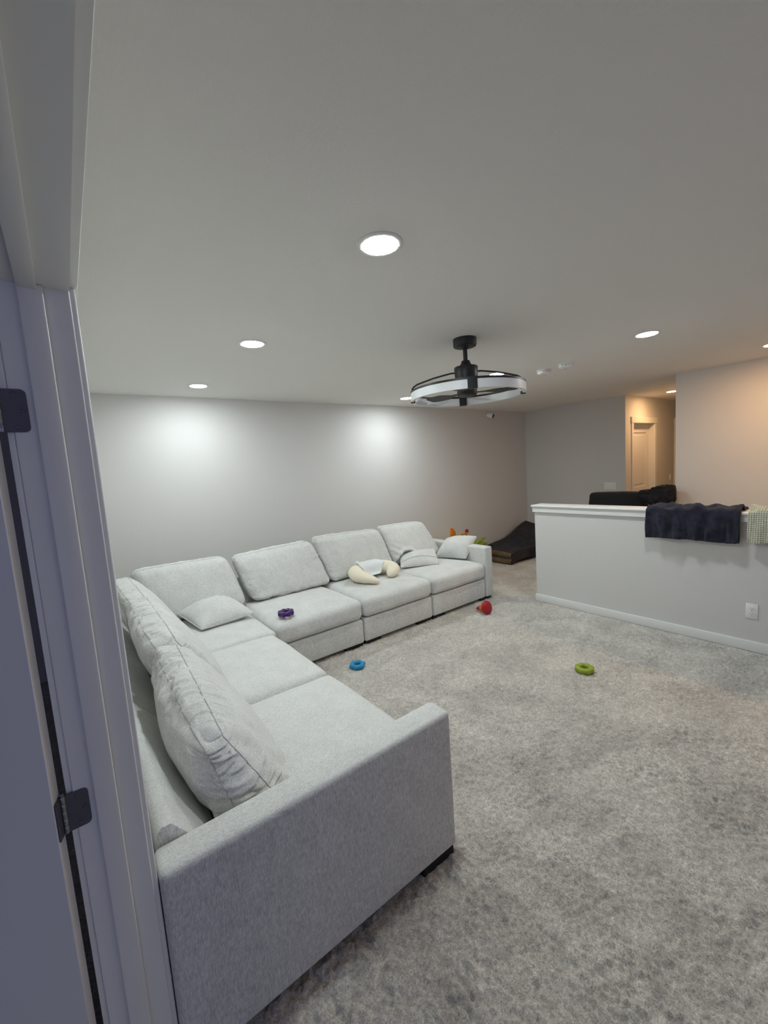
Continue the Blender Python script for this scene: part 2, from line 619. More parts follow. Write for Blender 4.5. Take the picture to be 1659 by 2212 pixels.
# ================================================================== ROOM SHELL
H = 2.44
XL, XLo = 0.051, -0.069          # left wall room face / office face
YB = 4.514                       # back wall
XF, YF = 6.7556, 2.803           # far wall / its corner with the hall
XR, YR = 5.6375, 1.80            # stair wall / its corner with the hall
YN = -2.6                        # near end of both rooms
JY = 1.152                       # door jamb face
DZ = 2.045                       # underside of door head
JY2 = JY - 1.55                  # other jamb of the double opening

# carpet: fine displaced pile where the camera sees it close, flat beyond
def vnoise(X, Y, sc, seed):
    rs = np.random.RandomState(seed)
    G = rs.rand(256, 256)
    x, y = X * sc, Y * sc
    xi, yi = np.floor(x).astype(int), np.floor(y).astype(int)
    fx, fy = x - xi, y - yi
    fx, fy = fx * fx * (3 - 2 * fx), fy * fy * (3 - 2 * fy)
    g = lambda a, b: G[a % 256, b % 256]
    return (g(xi, yi) * (1 - fx) + g(xi + 1, yi) * fx) * (1 - fy) + (g(xi, yi + 1) * (1 - fx) + g(xi + 1, yi + 1) * fx) * fy


def floor_mesh():
    x0, x1, y0, y1, st = 0.10, 4.10, -0.9, 3.2, 0.0065
    nx, ny = int((x1 - x0) / st), int((y1 - y0) / st)
    xs, ys = np.linspace(x0, x1, nx), np.linspace(y0, y1, ny)
    X, Y = np.meshgrid(xs, ys, indexing='ij')
    wx = (vnoise(X, Y, 6, 21) - .5) * 0.06
    wy = (vnoise(X, Y, 6, 22) - .5) * 0.06
    cl = vnoise(X + wx + Y * .25, (Y + wy) * 1.0, 62, 1) * 0.5 + vnoise(X, Y, 118, 2) * 0.38 + vnoise(X + wx, Y + wy, 24, 3) * 0.35
    big = vnoise(X + wx * 4, Y + wy * 4, 4.2, 4) * .6 + vnoise(X, Y, 11, 5) * .4
    amp = 0.55 + 0.9 * np.clip((0.62 - big) * 2.2, 0, 1)
    Z = -0.004 + (cl - 0.62) * 0.025 * amp + (big - .5) * 0.006
    fade = np.clip(np.minimum.reduce([(X - x0), (x1 - X), (Y - y0), (y1 - Y)]) / 0.05, 0, 1)
    Z *= fade
    V = np.stack([X, Y, Z], -1).reshape(-1, 3)
    I = np.arange(nx * ny).reshape(nx, ny)
    Q = np.stack([I[:-1, :-1], I[1:, :-1], I[1:, 1:], I[:-1, 1:]], -1).reshape(-1, 4)
    # flat surround
    X0, X1, Y0, Y1 = -3.2, 10.2, YN - 0.12, YB + 0.12
    ring = np.array([[X0, Y0, 0], [X1, Y0, 0], [X1, Y1, 0], [X0, Y1, 0], [x0, y0, 0], [x1, y0, 0], [x1, y1, 0], [x0, y1, 0]])
    k = len(V)
    Q2 = np.array([[0, 1, 5, 4], [1, 2, 6, 5], [2, 3, 7, 6], [3, 0, 4, 7]]) + k
    V = np.vstack([V, ring]); Q = np.vstack([Q, Q2])
    me = bpy.data.meshes.new('floor')
    me.vertices.add(len(V)); me.vertices.foreach_set('co', V.ravel())
    me.loops.add(Q.size); me.loops.foreach_set('vertex_index', Q.ravel().astype(np.int32))
    me.polygons.add(len(Q)); me.polygons.foreach_set('loop_start', np.arange(0, Q.size, 4, dtype=np.int32))
    me.polygons.foreach_set('use_smooth', np.ones(len(Q), dtype=bool))
    me.update(calc_edges=True); me.validate()
    me.materials.append(CARPET)
    o = bpy.data.objects.new('floor', me); COL.objects.link(o)
    o['kind'] = 'structure'
    return o


floor_mesh()
struct('ceiling', MB().box(-3.2, 10.2, YN - .12, YB + .12, H, H + .1), CEIL)
struct('wall_back', MB().box(-3.2, XF + .12, YB, YB + .12, 0, H), WALL)
struct('wall_far', MB().box(XF, XF + .12, YF, YB, 0, H), WALL)
# hall wall with two door openings (x 7.01-7.83 and 8.76-9.58)
wh = MB()
for a, b in ((XF + .12, 7.01), (7.83, 8.77), (9.58, 10.0)):
    wh.box(a, b, YF, YF + .115, 0, H)
for a, b in ((7.01, 7.83), (8.77, 9.58)):
    wh.box(a, b, YF, YF + .115, DZ, H)
struct('wall_hall', wh, WALL)
struct('wall_stair', MB().prism([(XR, YN), (XR + .12, YN), (XR + .12, YR - .12), (10.0, YR - .12), (10.0, YR), (XR, YR)], 'z', 0, H), WALL)
struct('wall_end', MB().box(10.0, 10.12, YR - .12, YF + .115, 0, H), WALL)
wl = MB().box(XLo, XL, JY + .018, YB, 0, H).box(XLo, XL, YN, JY2 - .018, 0, H).box(XLo, XL, JY2 - .018, JY + .018, DZ + .018, H)
struct('wall_left', wl, WALL)
# near walls with window openings
wn = MB()
for a, b in ((-3.2, -2.35), (-0.85, 1.7), (3.5, XR + .12)):
    wn.box(a, b, YN - .12, YN, 0, H)
for a, b in ((-2.35, -.85), (1.7, 3.5)):
    wn.box(a, b, YN - .12, YN, 0, .75).box(a, b, YN - .12, YN, 2.15, H)
struct('wall_front', wn, WALL)
struct('wall_office', MB().box(-3.2, -3.08, YN, YB, 0, H), WALL)
for i, (a, b) in enumerate(((1.7, 3.5), (-2.35, -.85))):
    w = thing('window_%d' % (i + 1), None, None, ((a + b) / 2, YN, .75), kind='structure')
    fr = MB()
    for x in (a, (a + b) / 2 - .025, b - .05):
        fr.box(x, x + .05, YN - .09, YN - .03, .75, 2.15)
    fr.box(a, b, YN - .09, YN - .03, .75, .8).box(a, b, YN - .09, YN - .03, 2.1, 2.15)
    fr.build('window_frame', TRIM, w)
    MB().box(a - .05, b + .05, YN - .03, YN + .05, .73, .75).build('window_sill', TRIM, w)

# baseboards
BH, BT = 0.083, 0.013
def base(name, x0, x1, y0, y1):
    struct(name, MB().box(x0, x1, y0, y1, 0.0, BH, 0.004, 2), TRIM, 40)
base('baseboard_back', XL, XF, YB - BT, YB)
base('baseboard_far', XF - BT, XF, YF, YB - BT)
base('baseboard_hall', XF, 6.93, YF - BT, YF)
base('baseboard_hall', 7.91, 8.66, YF - BT, YF)
base('baseboard_stair', XR - BT, XR, YN, YR)
base('baseboard_left', XL, XL + BT, 1.26, YB - BT)

# half wall round the stairs
HX, HX2, HY = 4.092, 4.235, 2.6457
struct('wall_half', MB().box(HX, HX2, YN, HY, 0, 1.071), WALL)
struct('trim_1', MB().box(4.062, 4.265, YN, HY + .03, 1.071, 1.0915, 0.006, 3), TRIM, 40)
struct('trim_2', MB().box(HX - .018, HX2 + .018, YN, HY + .018, 1.015, 1.071, 0.002, 1), TRIM, 40)
struct('baseboard_half', MB().box(HX - BT, HX, YN, HY + BT, 0, BH, .004, 2).box(HX, HX2, HY, HY + BT, 0, BH, .004, 2), TRIM, 40)

# ------------------------------------------------------------------ doors
def screw(mb, x, y, z, ny):
    Mx = Matrix.Translation((x, y, z)) @ Matrix.Rotation(PI / 2, 4, 'X')
    mb.lathe([(0.0045, 0), (0.0045, 0.0008), (0.0035, 0.0014), (0.001, 0.0012)], 10, Mx)

d3 = thing('door_1', None, None, (0, JY, 0), kind='structure')
# jamb with rebate
j = MB().box(XLo, XL + .007, JY, JY + .018, 0, DZ + .018, .003, 3).box(XLo, XL + .007, JY2 - .018, JY2, 0, DZ + .018).box(XLo, XL + .007, JY2, JY, DZ, DZ + .018)
j.build('jamb', TRIM, d3)
s = MB().box(-.031, .012, JY - .012, JY, 0, DZ - .0, .003, 3)
s.build('stop', TRIM, d3, 40)
MB().box(-.031, .002, JY2 + .011, JY - .011, DZ - .011, DZ, .002, 2).build('stop', TRIM, d3, 40)
MB().box(-.031, .008, JY2, JY2 + .011, 0, DZ, .002, 2).build('stop', TRIM, d3, 40)
cz = MB().box(XL, .069, JY + .005, JY + .092, 0, DZ + .012, .004, 3)
cz.build('side_casing', TRIM, d3, 40)
MB().box(XL, .066, JY2 - .092, JY2 - .005, 0, DZ + .012, .0025, 2).build('side_casing', TRIM, d3, 40)
MB().box(XL, .074, JY2 - .11, JY + .106, DZ + .010, DZ + .115, .0025, 2).build('head_casing', TRIM, d3, 40)
MB().box(XLo - .012, XLo, JY + .006, JY + .09, 0, DZ + .012, .002, 2).build('side_casing', TRIM, d3, 40)
MB().box(XLo - .014, XLo, JY2 - .11, JY + .106, DZ + .010, DZ + .115, .002, 2).build('head_casing', TRIM, d3, 40)
# leaf, swung 107 degrees into the other room
HP = Vector((-.0875, JY + .002, 0))
ang = math.radians(107)
ld = Vector((-math.sin(ang), -math.cos(ang), 0))      # along the leaf
ln = Vector((math.cos(ang), -math.sin(ang), 0))      # thickness direction of the leaf (towards its visible face)
Ml = Matrix(((ld.x, ln.x, 0, HP.x), (ld.y, ln.y, 0, HP.y), (0, 0, 1, 0), (0, 0, 0, 1)))
leaf = MB().box(.007, .76, -.004, .031, .012, 2.036, .0015, 1, Ml)
lo = leaf.build('door_leaf', DOORM, d3, 40)
for z in (1.787, 1.012 - .12, .24):
    hg = MB()
    # jamb leaf with rounded corners
    pts = []
    for (cx, cz_, a0) in ((-.052, z + .0335, 0), (-.052, z - .0335, -90)):
        for k in range(5):
            a = math.radians(a0 + (90 - k * 22.5 if a0 == 0 else -k * 22.5 + 90))
            pts.append((cx + .0105 * math.cos(a), cz_ + .0105 * math.sin(a)))
    pts += [(-.086, z - .044), (-.086, z + .044)]
    hg.prism(pts, 'y', JY - .0026, JY)
    ho = hg.build('hinge', HINGE, d3)
    sc = MB()
    for (sx, sz) in ((-.062, .034), (-.05, 0), (-.062, -.034)):
        screw(sc, sx, JY - .0028, z + sz, -1)
    sc.build('screws', HINGE, ho, 40)
    kn = MB()
    for k in range(5):
        kn.lathe([(.0055, 0), (.006, .001), (.006, .0168), (.0055, .0174)], 14, Matrix.Translation((-.0885, JY - .001, z - .044 + k * .0176)))
    kn.lathe([(.004, 0), (.0048, .002), (.0048, .004), (.002, .006)], 12, Matrix.Translation((-.0885, JY - .001, z + .044)))
    kn.build('knuckle', NICKEL, ho, 40)
    MB().box(.003, .006, -.003, .029, z - .0445, z + .0445, .0008, 1, Ml).build('leaf_plate', HINGE, ho)


def panel_door(name, x0, x1, yw, closed_y, n):
    """door in the hall wall: head casing, two side casings, jamb, two-panel leaf set to the far side of the wall"""
    d = thing(name, None, None, ((x0 + x1) / 2, yw, 0), kind='structure')
    MB().box(x0 - .075, x1 + .075, yw - .022, yw, DZ - .012, DZ + .082, .002, 1).build('head_casing', TRIM, d, 40)
    for a, b in ((x0 - .06, x0 + .004), (x1 - .004, x1 + .06)):
        MB().box(a, b, yw - .016, yw, 0, DZ - .012, .002, 1).build('side_casing', TRIM, d, 40)
    MB().box(x0, x0 + .016, yw, yw + .115, 0, DZ).box(x1 - .016, x1, yw, yw + .115, 0, DZ).box(x0, x1, yw, yw + .115, DZ - .016, DZ).build('jamb', TRIM, d)
    a, b = x0 + .018, x1 - .018
    # leaf built as stiles and rails with raised panels
    y0, y1 = closed_y, closed_y + .035
    lf = MB().box(a, a + .11, y0, y1, .012, DZ - .02).box(b - .11, b, y0, y1, .012, DZ - .02)
    for z0, z1 in ((.012, .24), (.82, 1.02), (DZ - .15, DZ - .02)):
        lf.box(a + .11, b - .11, y0, y1, z0, z1)
    lo = lf.build('door_leaf', DOORM, d)
    for z0, z1 in ((.24, .82), (1.02, DZ - .15)):
        MB().box(a + .11, b - .11, y0 + .012, y1 - .005, z0, z1).box(a + .15, b - .15, y0 + .004, y0 + .02, z0 + .04, z1 - .04, .008, 1).build('panel', DOORM, lo)
    hs = MB().box(x0 + .016, x1 - .016, y0 - .014, y0 - .001, DZ - .06, DZ - .016, .001, 1).build('head_stop', TRIM, d, 40)
    MB().box(x0 + .33, x0 + .345, y0 - .0155, y0 - .0135, DZ - .045, DZ - .032).box(x0 + .45, x0 + .465, y0 - .0155, y0 - .0135, DZ - .045, DZ - .032).build('catch_screws', GREYPL, hs)
    kb = MB().lathe([(.03, 0), (.03, .004), (.01, .008), (.01, .03), (.024, .036), (.027, .05), (.02, .06), (.002, .062)], 20, Matrix.Translation((a + .06, y0, .92)) @ Matrix.Rotation(PI / 2, 4, 'X'))
    kb.build('knob', HINGE, lo, 40)
    return d

panel_door('door_2', 7.01, 7.83, YF, YF + .078, 0)
panel_door('door_3', 8.77, 9.58, YF, YF + .078, 0)

# ------------------------------------------------------------------ recessed lights
def make_light(x, y, lens, label, group, first=None):
    t = thing('recessed_light', label, 'ceiling light', (x, y, H), group)
    if first is None:
        MB().lathe([(.072, 0), (.086, 0), (.086, -.003), (.082, -.006), (.072, -.006)], 40, Matrix.Translation((x, y, H))).build('trim_ring', WHITEPL, t, 40)
        MB().lathe([(.073, -.001), (.073, -.004), (.062, -.0075), (.040, -.0095), (.015, -.0105), (.004, -.0107)], 32, Matrix.Translation((x, y, H))).build('lens', lens, t, 60)
    else:
        for ch in first.children:
            c = ch.copy(); COL.objects.link(c); c.parent = t
    return t

P = 'recessed ceiling light, '
L0 = make_light(1.03, 1.275, LENS, P + 'largest and nearest, high in the middle of the photo', 'cool white recessed lights')
for x, y, s in ((1.03, 2.60, 'second from left, left of the big nearest one'),
                (1.03, 3.93, 'leftmost, close to the back wall above the corner of the sofa'),
                (3.43, 3.93, 'close to the back wall, at the left end of the fan ring'),
                (3.43, 2.58, 'seen just above the right end of the fan ring'),
                (3.43, 1.275, 'rightmost cool white one')):
    make_light(x, y, LENS, P + s, 'cool white recessed lights', L0)
L1 = make_light(4.96, .86, LENSW, 'warm recessed ceiling light cut off by the right edge of the photo', 'warm recessed lights')
make_light(7.237, 2.356, LENSW, 'warm recessed ceiling light in the hall in front of the door', 'warm recessed lights', L1)
make_light(4.96, -.46, LENSW, 'warm recessed ceiling light farther along the stairs, outside the photo', 'warm recessed lights', L1)

# ------------------------------------------------------------------ ceiling fan with light ring
FX, FY = 2.25, 1.945
fan = thing('ceiling_fan', 'black ceiling fan with white light ring hanging from the ceiling', 'ceiling fan', (FX, FY, H))
TF = Matrix.Translation((FX, FY, 0))
MB().lathe([(.078, H), (.078, 2.398), (.074, 2.389), (.066, 2.386), (.03, 2.386), (.026, 2.378), (.016, 2.374)], 40, TF).build('canopy', FANBLK, fan, 35)
MB().lathe([(.0145, 2.385), (.0145, 2.27)], 20, TF).build('downrod', FANBLK, fan, 35)
MB().lathe([(.022, 2.298), (.028, 2.295), (.030, 2.285), (.036, 2.274), (.048, 2.260), (.054, 2.254)], 32, TF).build('rod_collar', FANBLK, fan, 35)
MB().lathe([(.05, 2.256), (.077, 2.256), (.080, 2.251), (.078, 2.21), (.076, 2.16), (.072, 2.12)], 40, TF).build('motor_housing', FANBLK, fan, 35)
MB().lathe([(.055, 2.125), (.068, 2.118), (.068, 2.078), (.064, 2.066), (.05, 2.060), (.01, 2.058)], 40, TF).build('hub', FANBLK, fan, 35)
RZ0, RZ1, RR = 2.052, 2.104, 0.383
def ring_arc(a0, a1, ri, ro, z0, z1, n=60):
    v, f = [], []
    for i in range(n + 1):
        a = math.radians(a0 + (a1 - a0) * i / n)
        for (r, z) in ((ri, z0), (ro, z0), (ro, z1), (ri, z1)):
            v.append((FX + r * math.cos(a), FY + r * math.sin(a), z))
    for i in range(n):
        for k in range(4):
            f.append((i * 4 + k, i * 4 + (k + 1) % 4, i * 4 + 4 + (k + 1) % 4, i * 4 + 4 + k))
    f.append((3, 2, 1, 0)); f.append((n * 4, n * 4 + 1, n * 4 + 2, n * 4 + 3))
    return v, f
BA = 226
for a0 in (BA + 4.2, BA + 184.2):
    MB().add(*ring_arc(a0, a0 + 171.6, RR - .02, RR, RZ0, RZ1)).build('light_ring', ACRYL, fan, 40)
    MB().add(*ring_arc(a0, a0 + 171.6, RR - .022, RR + .001, RZ1, RZ1 + .013)).build('ring_rim', FANBLK, fan, 40)
for a0 in (BA, BA + 180):
    # bracket: hooks over the ring and reaches in to the motor housing
    mb = MB().add(*ring_arc(a0 - 4.3, a0 + 4.3, RR - .028, RR + .004, RZ0 - .004, RZ1 + .015, 6))
    a = math.radians(a0)
    d = Vector((math.cos(a), math.sin(a), 0)); t = Vector((-d.y, d.x, 0))
    Mb = Matrix(((d.x, t.x, 0, FX), (d.y, t.y, 0, FY), (0, 0, 1, 0), (0, 0, 0, 1)))
    mb.box(.06, RR - .02, -.014, .014, RZ1 + .004, RZ1 + .015, .002, 1, Mb)
    mb.box(.06, .09, -.014, .014, RZ1 + .004, 2.165, .002, 1, Mb)
    mb.build('ring_bracket', FANBLK, fan)
for a0 in (BA - 90, BA + 90):
    a = math.radians(a0)
    d = Vector((math.cos(a), math.sin(a), 0)); c = Vector((FX, FY, 0))
    pr = [(.07, 2.222), (.10, 2.222), (.15, 2.214), (.22, 2.201), (.29, 2.182), (.335, 2.169), (.358, 2.156), (.371, 2.140), (.374, 2.118), (.374, 2.09)]
    MB().tube([c + d * r + Vector((0, 0, z)) for r, z in pr], .0058, 10).add(*ring_arc(a0 - 1.6, a0 + 1.6, RR - .028, RR + .002, RZ0 - .006, RZ0 + .012, 4)).build('support_rod', FANBLK, fan, 50)
for adeg in (95, -49, 203):
    a = math.radians(adeg)
    d = Vector((math.cos(a), math.sin(a), 0)); t = Vector((-d.y, d.x, 0))
    v = []
    prof = [(.05, .016), (.12, .020), (.155, .045), (.19, .064), (.27, .066), (.315, .058), (.335, .038)]
    for (r, w) in prof:
        for s in (-1, 1):
            p = Vector((FX, FY, 2.084)) + d * r + t * (w * s * (1.0 if s > 0 else .75)) + Vector((0, 0, s * w * (.14 if adeg == 95 else -.02)))
            v += [p + Vector((0, 0, .002)), p - Vector((0, 0, .002))]
    f = []
    for i in range(len(prof) - 1):
        a_, b_ = i * 4, i * 4 + 4
        f += [(a_, a_ + 2, b_ + 2, b_), (a_ + 1, b_ + 1, b_ + 3, a_ + 3), (a_, b_, b_ + 1, a_ + 1), (a_ + 2, a_ + 3, b_ + 3, b_ + 2)]
    e = (len(prof) - 1) * 4
    f += [(0, 1, 3, 2), (e, e + 2, e + 3, e + 1)]
    MB().add(v, f).build('blade', FANBLK, fan)

# ------------------------------------------------------------------ smoke alarms, camera, outlet, switches
def alarm(x, y, label, vents):
    t = thing('smoke_alarm', label, 'smoke alarm', (x, y, H), 'smoke alarms on the ceiling')
    Tm = Matrix.Translation((x, y, H))
    MB().lathe([(.068, 0), (.068, -.006), (.060, -.009)], 40, Tm).build('mounting_plate', WHITEPL, t, 40)
    MB().lathe([(.058, -.008), (.062, -.012), (.060, -.028), (.05, -.036), (.03, -.040), (.004, -.041)], 40, Tm).build('alarm_body', WHITEPL, t, 40)
    mb = MB()
    for k in range(12):
        a = 2 * PI * k / 12
        mb.box(.0575, .0625, -.008, .008, -.024, -.015, 0, 1, Tm @ Matrix.Rotation(a, 4, 'Z'))
    mb.build('vent_slots', GREYPL, t)
    MB().lathe([(.010, -.039), (.010, -.042), (.007, -.0435), (.001, -.0437)], 16, Tm @ Matrix.Translation((.02, .01, 0))).build('test_button', GREYPL, t, 40)
alarm(3.785, 2.302, 'white smoke alarm nearer the fan, the left one of the pair', 0)
alarm(3.741, 2.058, 'white smoke alarm on the right of the pair, casting a long ceiling shadow', 0)

sc = thing('security_camera', 'small white camera with dark lens high on the back wall', 'camera', (5.72, YB, 2.352))
Mc = Matrix.Translation((5.72, YB, 2.352)) @ Matrix.Rotation(PI / 2, 4, 'X')
MB().lathe([(.032, 0), (.032, .010), (.028, .014), (.014, .016), (.012, .04)], 24, Mc).build('wall_mount', WHITEPL, sc, 40)
Md = Matrix.Translation((5.712, YB - .048, 2.35)) @ Vector((.22, -.90, -.32)).to_track_quat('Z', 'Y').to_matrix().to_4x4() @ Matrix.Diagonal((1.2, 1.2, 1.5, 1))
MB().lathe([(.01, -.04), (.028, -.034), (.034, -.02), (.035, .03), (.033, .038)], 28, Md).build('camera_body', WHITEPL, sc, 40)
MB().lathe([(.031, .036), (.031, .039), (.014, .0405), (.013, .038), (.002, .0385)], 28, Md).build('lens_face', LENSBLK, sc, 40)

ot = thing('wall_outlet', 'white duplex power outlet low on the half wall', 'outlet', (HX, .789, .32))
MB().box(HX - .006, HX, .752, .826, .262, .380, .003, 2).build('cover_plate', WHITEPL, ot, 40)
for z in (.341, .301):
    r_ = MB().lathe([(.0165, 0), (.0165, .0075), (.0155, .0085), (.002, .0086)], 20, Matrix.Translation((HX, .789, z)) @ Matrix.Rotation(-PI / 2, 4, 'Y')).build('socket', WHITEPL, ot, 40)
    sl = MB().box(HX - .0092, HX - .008, .7805, .7825, z - .001, z + .0075).box(HX - .0092, HX - .008, .7955, .7975, z - .001, z + .0075).box(HX - .0092, HX - .008, .787, .791, z - .0095, z - .005)
    sl.build('slots', DARKPL, r_)
MB().lathe([(.003, 0), (.003, .0075), (.001, .0078)], 10, Matrix.Translation((HX, .789, .321)) @ Matrix.Rotation(-PI / 2, 4, 'Y')).build('screw', NICKEL, ot, 40)

sw = thing('light_switch', 'grey-white three-gang rocker switch plate on the far wall', 'switch', (XF, 3.03, 1.087))
MB().box(XF - .006, XF, 2.942, 3.12, 1.03, 1.145, .003, 2).build('cover_plate', WHITEPL, sw, 40)
for k in range(3):
    y = 3.031 + (k - 1) * .046
    MB().prism([(XF - .006, 1.056), (XF - .010, 1.088), (XF - .0065, 1.121), (XF - .002, 1.121), (XF - .002, 1.056)], 'y', y - .0165, y + .0165).build('rocker', WHITEPL, sw)
s2 = thing('light_switch', 'small white single switch beside the hall door on the right', 'switch', (8.535, YF, 1.1))
MB().box(8.50, 8.57, YF - .006, YF, 1.04, 1.157, .003, 2).build('cover_plate', WHITEPL, s2, 40)
MB().prism([(YF - .006, 1.066), (YF - .010, 1.098), (YF - .0065, 1.131), (YF - .002, 1.131), (YF - .002, 1.066)], 'x', 8.519, 8.551).build('rocker', WHITEPL, s2)

# ================================================================== SECTIONAL SOFA
SB, ST = 0.030, 0.250            # base bottom / top
def legs(root, spots):
    for (x0, x1, y0, y1) in spots:
        MB().box(x0, x1, y0, y1, -.006, SB + .004, .003, 1).build('leg', BLACKLEG, root)

GRP = 'sofa modules of the corner sofa'
def softbox(name, x0, x1, y0, y1, z0, z1, parent, r=.022, amp=.0012, m=SOFA):
    o = MB().box(x0, x1, y0, y1, z0, z1, r, 4).build(name, m, parent, 40)
    return o

def backframe(parent, along, a, b, wall, m=SOFA):
    """wedge topped back: along='y' (left run, back at x=wall) or 'x' (long run, back at y=wall)"""
    if along == 'y':
        prof = [(wall, SB), (wall, .648), (wall + .018, .664), (wall + .045, .664), (wall + .15, .525), (wall + .185, .47), (wall + .20, .40), (wall + .20, SB)]
        MB().prism(prof, 'y', a, b, .008, 2).build('back_frame', m, parent, 30)
    else:
        prof = [(wall, SB), (wall, .648), (wall - .018, .664), (wall - .045, .664), (wall - .15, .525), (wall - .185, .47), (wall - .20, .40), (wall - .20, SB)]
        MB().prism(prof, 'x', a, b, .008, 2).build('back_frame', m, parent, 30)

SX0, SX1 = 0.080, 1.115          # left run: back / front
AY0, AY1 = 1.138, 1.255          # near arm
# arm module of the left run
m1 = thing('sofa_module', 'grey linen sofa module with arm nearest the doorway', 'sofa', (.6, 1.6, 0), GRP)
arm = MB().box(.0715, SX1 + .012, AY0, AY1, SB, .622, .018, 4)
arm.build('arm', SOFA, m1, 40)
softbox('base', SX0 + .19, SX1 - .012, AY1 + .002, 2.118, SB, ST, m1)
backframe(m1, 'y', AY1 + .004, 2.118, SX0)
cushion('seat_cushion', box_corners(SX0 + .2, SX1 + .005, AY1 + .004, 2.122, ST + .004, .438, '+x'), SOFA, m1, r=.05, bulge=(.012, 0, .004, .026, 0), wr=.0012, lump=.003, seed=1)
legs(m1, ((.94, SX1 - .004, AY0 + .006, AY0 + .07), (SX1 - .08, SX1 - .02, 1.9, 2.1), (.12, .28, 1.20, 1.27), (.12, .2, 1.9, 2.1)))
# armless module of the left run
m2 = thing('sofa_module', 'grey linen armless sofa module between the near arm and the corner', 'sofa', (.6, 2.55, 0), GRP)
softbox('base', SX0 + .19, SX1 - .012, 2.132, 2.975, SB, ST, m2)
backframe(m2, 'y', 2.130, 2.975, SX0)
cushion('seat_cushion', box_corners(SX0 + .2, SX1 + .005, 2.130, 2.962, ST + .004, .438, '+x'), SOFA, m2, r=.05, bulge=(.012, 0, .004, .028, 0), wr=.0012, lump=.003, seed=2)
legs(m2, ((SX1 - .08, SX1 - .02, 2.15, 2.3), (SX1 - .08, SX1 - .02, 2.8, 2.96), (.12, .2, 2.15, 2.3), (.12, .2, 2.8, 2.96)))
# corner module
LY0, LY1 = 3.085, 4.095          # long run: front / back
m3 = thing('sofa_module', 'grey linen corner module of the sofa under the left throw pillow', 'sofa', (.6, 3.5, 0), GRP)
softbox('base', SX0 + .19, 1.150, 2.99, LY1 - .19, SB, ST, m3)
backframe(m3, 'y', 2.985, LY1, SX0)
backframe(m3, 'x', SX0 + .2, 1.150, LY1)
cushion('seat_cushion', box_corners(SX0 + .2, 1.152, 2.972, LY1 - .2, ST + .004, .438, '+x'), SOFA, m3, r=.045, bulge=(.0, 0, .0, .024, 0), wr=.0012, lump=.003, seed=3)
legs(m3, ((.12, .2, 3.0, 3.1), (1.0, 1.1, 3.02, 3.12), (.12, .2, 3.95, 4.06), (1.0, 1.1, 3.95, 4.06)))
# long run
XA, XB, XC, XD = 1.166, 2.022, 2.893, 3.880
m4 = thing('sofa_module', 'grey linen armless sofa module under the purple ring', 'sofa', ((XA + XB) / 2, 3.6, 0), GRP)
m5 = thing('sofa_module', 'grey linen armless sofa module under the cream nursing pillow', 'sofa', ((XB + XC) / 2, 3.6, 0), GRP)
m6 = thing('sofa_module', 'grey linen sofa module with arm at the far right end', 'sofa', ((XC + XD) / 2, 3.6, 0), GRP)
for mm, a, b, sd in ((m4, XA, XB, 4), (m5, XB, XC, 5), (m6, XC, XD - .13, 6)):
    softbox('base', a + .006, b - .006, LY0 + .004, LY1 - .19, SB, ST, mm)
    backframe(mm, 'x', a + .006, b - .006, LY1)
    cushion('seat_cushion', box_corners(a + .004, b - .004, LY0 - .012, LY1 - .2, ST + .004, .438, '-y'), SOFA, mm, r=.058, bulge=(.014, 0, .002, .028, 0), wr=.0012, lump=.003, seed=sd)
MB().box(XD - .128, XD, LY0 - .006, LY1, SB, .618, .022, 4).build('arm', SOFA, m6, 40)
for mm, a, b in ((m4, XA, XB), (m5, XB, XC), (m6, XC, XD)):
    legs(mm, ((a + .015, a + .20, LY0 + .03, LY0 + .09), (b - .20, b - .015, LY0 + .03, LY0 + .09), (a + .02, a + .15, LY1 - .1, LY1 - .03), (b - .15, b - .02, LY1 - .1, LY1 - .03)))

# loose back cushions
CG = 'loose back cushions of the corner sofa'
def hexa(u0v0b, u1v0b, u0v1b, u1v1b, u0v0f, u1v0f, u0v1f, u1v1f):
    return {(0, 0, 0): Vector(u0v0b), (1, 0, 0): Vector(u1v0b), (0, 1, 0): Vector(u0v1b), (1, 1, 0): Vector(u1v1b),
            (0, 0, 1): Vector(u0v0f), (1, 0, 1): Vector(u1v0f), (0, 1, 1): Vector(u0v1f), (1, 1, 1): Vector(u1v1f)}

def backcush(C, label, seed, bulge=(.055, .03, .02, .015, 0), wr=.006, post=None, seams=(.6, -.6), nu=(64, 40, 18), freq=34., r=.06):
    cen = sum(C.values(), Vector()) / 8
    t = thing('back_cushion', label, 'cushion', (cen.x, cen.y, min(c.z for c in C.values())), CG)
    cushion('cushion_body', C, SOFA, t, r=r, bulge=bulge, wr=wr, lump=.006, seed=seed, nu=nu, seams=seams, post=post, freq=freq)
    return t

Zb = .455
